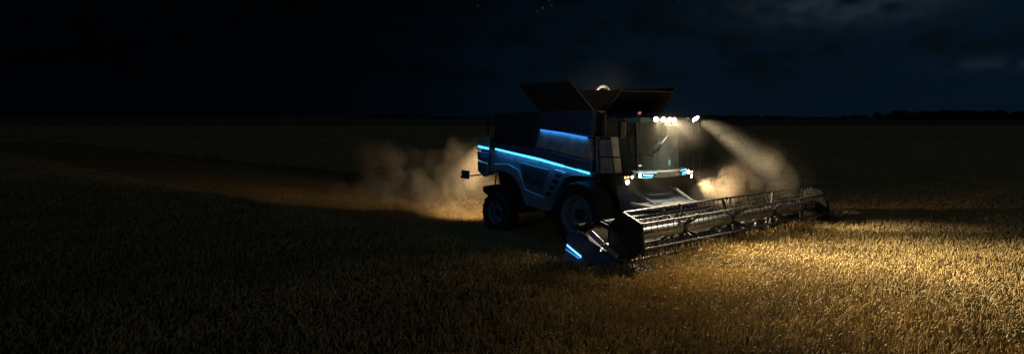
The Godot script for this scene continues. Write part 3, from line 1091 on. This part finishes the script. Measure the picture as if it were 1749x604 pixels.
func build_tank(c: Node3D) -> void:
	var tank := Node3D.new()
	tank.name = "grain_tank"
	c.add_child(tank, true)
	# rim corners and the tops of the unfolded flaps: near, far, front, rear
	var lo := [Vector3(-2.05, 3.93, 1.62), Vector3(0.14, 3.93, 1.62), Vector3(0.14, 3.93, -1.62), Vector3(-2.05, 3.93, -1.62)]
	var near := [Vector3(-2.30, 4.76, 2.28), Vector3(-0.20, 4.75, 2.28)]
	var far := [Vector3(-2.30, 4.70, -2.16), Vector3(0.32, 4.66, -2.05)]
	var front := [Vector3(0.66, 4.50, 1.12), Vector3(0.72, 4.51, -1.28)]
	var back := [Vector3(-2.62, 4.52, 1.2), Vector3(-2.62, 4.52, -1.2)]
	var flaps := [
		[lo[0], lo[1], near[1], near[0]],
		[lo[3], lo[2], far[1], far[0]],
		[lo[1] + Vector3(0, 0, -0.5), lo[2] + Vector3(0, 0, 0.2), front[1], front[0]],
		[lo[0] + Vector3(0, 0, -0.4), lo[3] + Vector3(0, 0, 0.4), back[1], back[0]],
	]
	for f in flaps:
		var st := mb()
		var nrm: Vector3 = (f[1] - f[0]).cross(f[3] - f[0]).normalized() * 0.02
		quad(st, f[0] + nrm, f[1] + nrm, f[2] + nrm, f[3] + nrm)
		quad(st, f[0] - nrm, f[1] - nrm, f[2] - nrm, f[3] - nrm)
		for i in 4:
			var j := (i + 1) % 4
			quad(st, f[i] - nrm, f[j] - nrm, f[j] + nrm, f[i] + nrm)
		# a folded rim stiffens each flap
		var flap := part("tank_flap", st, M.tarp, tank)
		st = mb()
		for i in 4:
			bar(st, f[i], f[(i + 1) % 4], 0.035, 0.05, nrm.normalized(), 0.008)
		part("flap_rim", st, M.slate_panel, flap)
	# cloth gussets close the corners
	for g in [[lo[1], lo[1] + Vector3(0, 0, -0.5), front[0], lo[1].lerp(near[1], 0.70)], [lo[2], lo[2] + Vector3(0, 0, 0.2), front[1], lo[2].lerp(far[1], 0.75)], [lo[0], lo[0] + Vector3(0, 0, -0.4), back[0], lo[0].lerp(near[0], 0.7)], [lo[3], lo[3] + Vector3(0, 0, 0.4), back[1], lo[3].lerp(far[0], 0.7)]]:
		var st := mb()
		var mid: Vector3 = (g[0] + g[2]) / 2.0 + Vector3(-signf(g[2].x + 1.0) * 0.03, -0.04, 0)
		for d in [Vector3.ZERO, Vector3(0.006, 0, 0.006)]:
			tri(st, g[0] + d, g[1] + d, mid + d)
			tri(st, g[1] + d, g[2] + d, mid + d)
			tri(st, g[2] + d, g[3] + d, mid + d)
			tri(st, g[3] + d, g[0] + d, mid + d)
		part("tank_gusset", st, M.tarp, tank)
	# the filling auger curves up through the middle; a lamp lights it
	var st := mb()
	var arc := []
	for k in 9:
		var q := PI * (0.12 + 0.76 * k / 8.0)
		arc.append(Vector3(-0.55 + 0.0 * k, 4.36 + 0.32 * sin(q), 0.45 + 0.34 * cos(q)))
	tube(st, arc, 0.055, 12)
	tube(st, [Vector3(-0.55, 3.6, 0.45), Vector3(-0.55, 4.5, 0.45)], 0.14, 14)
	part("filling_auger", st, M.platform_metal, tank)
	lamp("tank_lamp", tank, Vector3(-0.15, 4.12, 0.85), Vector3(-0.6, 0.7, -0.5), 0.05, M.lamp_low)
	spot(tank, Vector3(-0.19, 4.17, 0.81), Vector3(-0.55, 4.65, 0.45), 1.5, 60.0, lin(1.0, 0.86, 0.62))

func build_combine() -> void:
	var c := thing("combine_harvester", "dark combine harvester with glowing blue side strips and lit cab lamps", "combine harvester")
	c.transform = machine_frame
	var st := mb()
	prism(st, pv([-4.72, 1.92, -4.90, 2.3, -4.93, 2.9, -4.70, 3.06, -4.28, 3.1, -4.08, 3.84, -2.0, 3.89, -2.0, 3.2, 0.02, 3.2, 0.08, 2.1, -0.1, 1.6, -1.0, 1.5, -1.6, 1.05, -2.6, 1.08, -3.0, 1.9, -3.9, 2.02]), -1.47, 1.47, 0.02)
	part("body", st, M.dark_plastic, c)
	# tank walls leave the tank open at the top
	st = mb()
	for s in [-1.0, 1.0]:
		box_at(st, Vector3(-0.96, 3.55, 1.46 * s), Vector3(2.14, 0.72, 0.05), 0.01)
	box_at(st, Vector3(0.08, 3.55, 0.0), Vector3(0.06, 0.72, 2.87), 0.01)
	part("tank_wall", st, M.black_metal, c)
	for s in [1.0, -1.0]:
		build_side(c, s)
	build_tank(c)
	build_cab(c)
	build_lamps(c)
	# panel behind the cab, over the front
	st = mb()
	prism(st, pv([0.10, 3.90, 0.30, 3.86, 0.28, 2.2, 0.10, 2.2]), -1.44, 1.44, 0.02)
	part("front_wall", st, M.black_metal, c)
	st = mb()
	box_at(st, Vector3(0.315, 3.55, 1.34), Vector3(0.02, 0.6, 0.05), 0.004)
	part("marker_plate", st, M.steel, c)
	# rear deck rails and ladder
	for s in [1.0, -1.0]:
		st = mb()
		for q in [[-4.40, 1.30], [-4.78, 1.25]]:
			tube(st, [Vector3(q[0], 3.1, q[1] * s), Vector3(q[0] + 0.04, 3.86, q[1] * s)], 0.018, 8)
		tube(st, [Vector3(-4.74, 3.86, 1.25 * s), Vector3(-4.1, 3.86, 1.30 * s)], 0.018, 8)
		tube(st, [Vector3(-4.76, 3.48, 1.25 * s), Vector3(-4.38, 3.48, 1.30 * s)], 0.016, 8)
		tube(st, [Vector3(-4.74, 3.86, 1.25 * s), Vector3(-4.92, 3.4, 1.20 * s), Vector3(-4.96, 3.0, 1.18 * s)], 0.018, 8)
		part("deck_rail", st, M.black_metal, c)
	# marker board on its arm, behind the rear corner
	for s in [1.0, -1.0]:
		st = mb()
		tube(st, [Vector3(-4.85, 1.86, 1.4 * s), Vector3(-5.2, 1.80, 1.62 * s), Vector3(-5.34, 1.80, 1.66 * s)], 0.022, 8)
		var arm := part("marker_arm", st, M.black_metal, c)
		st = mb()
		box_at(st, Vector3(-5.46, 1.83, 1.68 * s), Vector3(0.40, 0.28, 0.05), 0.012)
		part("marker_board", st, M.blue_panel, arm)
		st = mb()
		drum(st, Vector3(-5.70, 1.74, 1.68 * s), Vector3(-1, 0, 0), 0.04, 0.08, 12)
		part("reflector", st, M.dark_plastic, arm)
	# chaff spreader under the rear
	st = mb()
	prism(st, pv([-4.2, 1.5, -4.6, 1.52, -5.15, 1.42, -5.15, 1.24, -4.9, 1.12, -4.2, 1.16]), -1.2, 1.2, 0.03)
	var spreader := part("chaff_spreader", st, M.black_metal, c)
	st = mb()
	tube(st, [Vector3(-4.55, 1.9, 1.1), Vector3(-4.62, 1.45, 1.1)], 0.025, 8)
	part("hanger", st, M.black_metal, spreader)
	st = mb()
	tube(st, [Vector3(-4.55, 1.9, -1.1), Vector3(-4.62, 1.45, -1.1)], 0.025, 8)
	part("hanger", st, M.black_metal, spreader)
	# axles and wheels
	st = mb()
	tube(st, [Vector3(-0.28, 0.95, -1.3), Vector3(-0.28, 0.95, 1.3)], 0.17, 14)
	box_at(st, Vector3(-0.28, 1.15, 0.0), Vector3(0.6, 0.5, 1.5), 0.05)
	part("front_axle", st, M.black_metal, c)
	st = mb()
	tube(st, [Vector3(-4.0, 0.67, -1.2), Vector3(-4.0, 0.67, 1.2)], 0.11, 12)
	box_at(st, Vector3(-4.0, 1.2, 0.0), Vector3(0.4, 1.2, 0.5), 0.04)
	part("rear_axle", st, M.black_metal, c)
	for s in [1.0, -1.0]:
		wheel(c, Vector3(-0.28, 0.96, 1.56 * s), s, 0.98, 0.68, 0.56, 20)
		wheel(c, Vector3(-4.0, 0.67, 1.42 * s), s, 0.69, 0.46, 0.35, 18)
	# straw hood between the rear wheels
	st = mb()
	prism(st, pv([-4.55, 2.0, -2.5, 2.0, -2.4, 0.95, -3.4, 0.85, -4.3, 1.1]), -1.08, 1.08, 0.03)
	part("straw_hood", st, M.black_metal, c)
	# fuel tank and belly
	st = mb()
	prism(st, pv([-2.6, 1.2, -1.2, 1.2, -1.0, 0.75, -2.3, 0.72]), -1.0, 1.0, 0.03)
	part("belly_pan", st, M.black_metal, c)
	# feeder house reaching down to the header
	st = mb()
	prism(st, pv([0.2, 1.95, 1.0, 1.62, 2.0, 1.18, 1.98, 0.45, 0.4, 1.1]), -0.78, 0.78, 0.03)
	var feeder := part("feeder_house", st, M.slate_panel, c)
	st = mb()
	bar(st, Vector3(0.9, 1.72, -0.86), Vector3(2.0, 1.20, -0.86), 0.07, 0.07)
	part("feeder_arm", st, M.steel, feeder)
	st = mb()
	bar(st, Vector3(0.9, 1.72, 0.86), Vector3(2.0, 1.20, 0.86), 0.07, 0.07)
	part("feeder_arm", st, M.steel, feeder)
	# far handrails and aerial rods by the cab door
	st = mb()
	tube(st, [Vector3(1.05, 2.1, -1.62), Vector3(1.12, 3.1, -1.60), Vector3(0.9, 3.3, -1.60)], 0.018, 8)
	tube(st, [Vector3(1.12, 3.1, -1.60), Vector3(1.22, 2.5, -1.72), Vector3(1.20, 2.1, -1.74)], 0.016, 8)
	tube(st, [Vector3(1.35, 2.1, -1.86), Vector3(1.35, 2.85, -1.88)], 0.018, 8)
	box_at(st, Vector3(1.35, 2.87, -1.88), Vector3(0.06, 0.04, 0.12), 0.01)
	part("cab_handrail", st, M.black_metal, c)

# ------------------------------------------------------------------ the header
func build_header() -> void:
	var h := thing("reel_header", "wide cutting header with a tined reel hitched to the front of the combine", "header")
	h.transform = machine_frame
	var z0 := -5.35
	var z1 := 4.5
	# back sheet, floor and beams
	var st := mb()
	prism(st, pv([1.92, 0.25, 2.02, 0.25, 2.05, 1.03, 1.96, 1.05]), z0, z1 - 0.1, 0.005)
	var back := part("back_sheet", st, M.platform_metal, h)
	st = mb()
	bar(st, Vector3(1.94, 1.12, z0), Vector3(1.94, 1.12, z1 - 0.15), 0.15, 0.13, Vector3.UP, 0.02)
	part("top_beam", st, M.black_metal, back)
	for k in 9:
		st = mb()
		var z := lerpf(z0 + 0.5, z1 - 0.5, k / 8.0)
		bar(st, Vector3(1.88, 0.3, z), Vector3(1.88, 1.12, z), 0.06, 0.08, Vector3.RIGHT)
		part("rear_rib", st, M.black_metal, back)
	# broad deck sheet over the throat, lit by the roof lamps
	st = mb()
	prism(st, pv([1.30, 1.34, 1.98, 1.27, 1.98, 1.31, 1.32, 1.39]), -1.05, 1.45, 0.004)
	var deck := part("deck_sheet", st, M.platform_metal, h)
	st = mb()
	var ov := []
	for k in 17:
		var q := TAU * k / 16.0
		ov.append(Vector3(1.62 + 0.09 * cos(q), 1.36 - 0.012 * cos(q), 0.62 + 0.14 * sin(q)))
	for k in 16:
		tri(st, Vector3(1.62, 1.358, 0.62), ov[k], ov[k + 1])
	part("deck_hatch", st, M.black_metal, deck)
	st = mb()
	bar(st, Vector3(1.30, 1.41, 1.42), Vector3(2.0, 1.33, 1.42), 0.05, 0.06)
	part("deck_rib", st, M.platform_metal, deck)
	st = mb()
	bar(st, Vector3(1.34, 1.72, -0.55), Vector3(2.0, 1.36, -0.55), 0.05, 0.06)
	part("deck_rib", st, M.platform_metal, deck)
	st = mb()
	prism(st, pv([2.0, 0.22, 2.9, 0.16, 3.86, 0.12, 3.86, 0.15, 2.9, 0.20, 2.0, 0.27]), z0, z1, 0.0)
	part("floor_sheet", st, M.black_metal, h)
	# knife: guards along the front edge
	st = mb()
	bar(st, Vector3(3.88, 0.14, z0), Vector3(3.88, 0.14, z1), 0.05, 0.03)
	var g := z0 + 0.1
	while g < z1:
		bar(st, Vector3(3.88, 0.14, g), Vector3(4.02, 0.13, g), 0.022, 0.022)
		g += 0.15
	part("knife_bar", st, M.black_metal, h)
	# intake auger with its flights
	st = mb()
	tube(st, [Vector3(2.5, 0.56, z0 + 0.05), Vector3(2.5, 0.56, z1 - 0.05)], 0.20, 20)
	var auger := part("intake_auger", st, M.steel, h)
	for side in [-1.0, 1.0]:
		st = mb()
		var turns := 7.0
		var from: float = (z1 - 0.1) if side > 0.0 else (z0 + 0.1)
		var to: float = 0.7 * side
		var n := 120
		for k in n:
			var a: float = TAU * turns * k / n * side
			var b: float = TAU * turns * (k + 1) / n * side
			var za := lerpf(from, to, float(k) / n)
			var zb := lerpf(from, to, float(k + 1) / n)
			var o := Vector3(2.5, 0.56, 0)
			quad(st, o + Vector3(cos(a) * 0.19, sin(a) * 0.19, za), o + Vector3(cos(a) * 0.31, sin(a) * 0.31, za), o + Vector3(cos(b) * 0.31, sin(b) * 0.31, zb), o + Vector3(cos(b) * 0.19, sin(b) * 0.19, zb))
		part("auger_flight", st, M.steel, auger)
	# dividers at both ends
	for e in [[4.62, 1.0], [-5.45, -1.0]]:
		var z: float = e[0]
		var s: float = e[1]
		st = mb()
		prism(st, pv([1.90, 0.20, 1.90, 0.96, 2.0, 1.05, 2.28, 1.07, 2.50, 0.99, 2.95, 0.72, 3.30, 0.54, 3.80, 0.36, 4.05, 0.27, 4.02, 0.20, 3.5, 0.12]), z - 0.10 * s, z + 0.12 * s, 0.045)
		var div := part("divider", st, M.blue_panel, h)
		st = mb()
		tube(st, [Vector3(3.95, 0.27, z), Vector3(4.35, 0.20, z + 0.02 * s)], [0.05, 0.012], 8)
		part("divider_tip", st, M.slate_panel, div)
		# bright tubular guard along the slope, in two pieces
		st = mb()
		tube(st, [Vector3(2.46, 1.09, z - 0.12 * s), Vector3(2.56, 1.04, z - 0.12 * s), Vector3(2.86, 0.85, z - 0.12 * s)], 0.06, 12)
		tube(st, [Vector3(2.93, 0.81, z - 0.12 * s), Vector3(3.28, 0.61, z - 0.12 * s)], 0.062, 12)
		part("edge_guard", st, M.pale_panel, div)
		if s > 0.0:
			strip("light_strip", [Vector2(1.98, 0.735), Vector2(2.43, 0.515)], 4.74, 1.0, [0.045, 0.045], M.strip_header, div, 0.18)
			strip("light_strip", [Vector2(1.93, 0.63), Vector2(2.36, 0.465), Vector2(2.43, 0.50)], 4.74, 1.0, [0.022, 0.022, 0.022], M.strip_dim, div)
		# drive cover and hoses over the divider
		st = mb()
		box_at(st, Vector3(2.5, 0.66, z - 0.34 * s), Vector3(0.55, 0.30, 0.2), 0.04)
		part("drive_cover", st, M.black_metal, div)
		st = mb()
		box_at(st, Vector3(2.62, 1.20, z - 0.24 * s), Vector3(0.20, 0.055, 0.06), 0.015)
		part("side_reflector", st, M.orange_plastic, div)
		st = mb()
		tube(st, [Vector3(2.05, 1.06, z - 0.1 * s), Vector3(2.3, 1.25, z - 0.22 * s), Vector3(2.7, 1.36, z - 0.28 * s), Vector3(3.0, 1.30, z - 0.3 * s)], 0.022, 8)
		tube(st, [Vector3(2.1, 1.06, z - 0.2 * s), Vector3(2.45, 1.32, z - 0.3 * s), Vector3(2.9, 1.42, z - 0.34 * s)], 0.018, 8)
		part("hose", st, M.black_metal, div)
		# arm that carries the reel
		st = mb()
		bar(st, Vector3(2.0, 0.98, z - 0.30 * s), Vector3(2.62, 1.30, z - 0.30 * s), 0.07, 0.11, Vector3.UP, 0.02)
		bar(st, Vector3(2.58, 1.29, z - 0.30 * s), Vector3(3.36, 1.08, z - 0.30 * s), 0.07, 0.11, Vector3.UP, 0.02)
		part("reel_arm", st, M.reel_black, h)
	# the reel
	var axis := Vector3(3.34, 1.03, 0.0)
	var rz1 := 4.24
	var rz0 := -5.22
	var rad := 0.56
	st = mb()
	tube(st, [axis + Vector3(0, 0, rz0), axis + Vector3(0, 0, rz1)], 0.135, 28)
	part("reel_tube", st, M.steel, h)
	var corners := []
	for k in 6:
		var q := deg_to_rad(97.0 - 60.0 * k)
		corners.append(Vector2(cos(q), sin(q)) * rad)
	for e in [[rz1, 1.0], [rz0, -1.0]]:
		var hex := PackedVector2Array()
		for q in corners:
			hex.append(Vector2(axis.x, axis.y) + q * 1.04)
		st = mb()
		prism(st, hex, e[0] - 0.015 * e[1], e[0] + 0.02 * e[1], 0.008)
		var shield := part("end_shield", st, M.reel_black, h)
		st = mb()
		for k in 6:
			var q: Vector2 = corners[k]
			var q2: Vector2 = corners[(k + 1) % 6]
			bar(st, Vector3(axis.x + q.x, axis.y + q.y, e[0] + 0.03 * e[1]), Vector3(axis.x + q2.x, axis.y + q2.y, e[0] + 0.03 * e[1]), 0.03, 0.03, Vector3(0, 0, 1))
			bar(st, Vector3(axis.x, axis.y, e[0] + 0.03 * e[1]), Vector3(axis.x + q.x, axis.y + q.y, e[0] + 0.03 * e[1]), 0.03, 0.05, Vector3(0, 0, 1))
		part("shield_rib", st, M.reel_black, shield)
	# spiders between the ends
	for z in [2.06, -0.18, -2.5, -4.4]:
		st = mb()
		tube(st, [axis + Vector3(0, 0, z - 0.06), axis + Vector3(0, 0, z + 0.06)], 0.165, 16)
		for k in 6:
			var q: Vector2 = corners[k]
			var tip := axis + Vector3(q.x, q.y, z)
			var d := Vector3(q.x, q.y, 0).normalized()
			var side := Vector3(-d.y, d.x, 0)
			# each arm forks sideways to the bat
			bar(st, axis + Vector3(0, 0, z + 0.02) + d * 0.13, tip + Vector3(0, 0, 0.20) - d * 0.02, 0.028, 0.07, side)
			bar(st, axis + Vector3(0, 0, z - 0.02) + d * 0.13, tip + Vector3(0, 0, -0.20) - d * 0.02, 0.028, 0.07, side)
			box_at(st, tip, Vector3(0.08, 0.08, 0.05), 0.01)
		part("reel_spider", st, M.reel_black, h)
	# bats with their tines; the tines always hang down
	st = mb()
	tube(st, [Vector3(0, 0.035, 0), Vector3(0.012, -0.10, 0), Vector3(0.05, -0.23, 0)], [0.010, 0.009, 0.006], 6)
	box_at(st, Vector3(0, 0.0, 0), Vector3(0.058, 0.04, 0.03), 0.008)
	st.set_material(M.reel_black)
	var tine := st.commit()
	for k in 6:
		var q: Vector2 = corners[k]
		st = mb()
		tube(st, [axis + Vector3(q.x, q.y, rz0), axis + Vector3(q.x, q.y, rz1)], 0.024, 10)
		var bat := part("reel_bat", st, M.reel_steel, h)
		var count := 44
		for i in count:
			var z := lerpf(rz0 + 0.12, rz1 - 0.12, i / (count - 1.0))
			piece("tine", tine, Transform3D(Basis(Vector3(0, 0, 1), rng.randf_range(-0.08, 0.08)), axis + Vector3(q.x, q.y - 0.02, z)), bat)

# ------------------------------------------------------------------
func _ready() -> void:
	rng.seed = 2024
	# camera
	var cam := Camera3D.new()
	cam.name = "camera"
	add_child(cam)
	cam.position = Vector3(0, 3.75, 0)
	cam.rotation_degrees = Vector3(-4.595, 0, 0)
	cam.fov = 26.78
	cam.near = 0.1
	cam.far = 6000.0
	cam.current = true
	# sky and exposure
	var env := Environment.new()
	env.background_mode = Environment.BG_SKY
	var sky := Sky.new()
	var pano := PanoramaSkyMaterial.new()
	pano.panorama = sky_picture()
	sky.sky_material = pano
	env.sky = sky
	env.tonemap_mode = Environment.TONE_MAPPER_LINEAR
	env.tonemap_exposure = 1.0
	env.sdfgi_enabled = true
	env.ssao_enabled = true
	env.ssil_enabled = true
	env.volumetric_fog_enabled = true
	env.volumetric_fog_density = 0.0
	var world := WorldEnvironment.new()
	world.name = "world"
	world.environment = env
	add_child(world)
	# faint moon through cloud
	var moon := DirectionalLight3D.new()
	moon.name = "moon"
	moon.light_color = lin(0.46, 0.66, 1.0)
	moon.light_energy = 0.03
	moon.light_angular_distance = 12.0
	moon.shadow_enabled = true
	moon.sky_mode = DirectionalLight3D.SKY_MODE_LIGHT_ONLY
	add_child(moon)
	moon.rotation_degrees = Vector3(-18, -26, 0)

	machine_frame = Transform3D(Basis(Vector3.UP, deg_to_rad(MACHINE_TURN)), MACHINE_AT)
	make_materials()
	glow("strip_upper", lin(0.03, 0.26, 1.0), 1.0)
	paint("reel_steel", lin(0.20, 0.20, 0.20), 0.4, 0.3)

	# ground: one sheet to the horizon, and the far crop as a raised sheet
	var st := mb()
	quad(st, Vector3(-5000, 0, 60), Vector3(5000, 0, 60), Vector3(5000, 0, -5000), Vector3(-5000, 0, -5000))
	var ground := part("ground", st, M.soil, self)
	ground.set_meta("kind", "structure")
	ground.set_meta("label", "dark bare soil under the crop")
	st = mb()
	box_at(st, Vector3(0, 0.3, -1640.0), Vector3(6000, 0.6, 3060), 0.02)
	var far := part("far_field", st, M.far_crop, self)
	far.set_meta("kind", "structure")
	far.set_meta("label", "dark far field reaching to the horizon")

	build_combine()
	build_header()
	grow_crop()
	grow_stubble()
	grow_trees()
	fly_straw()
	raise_dust()
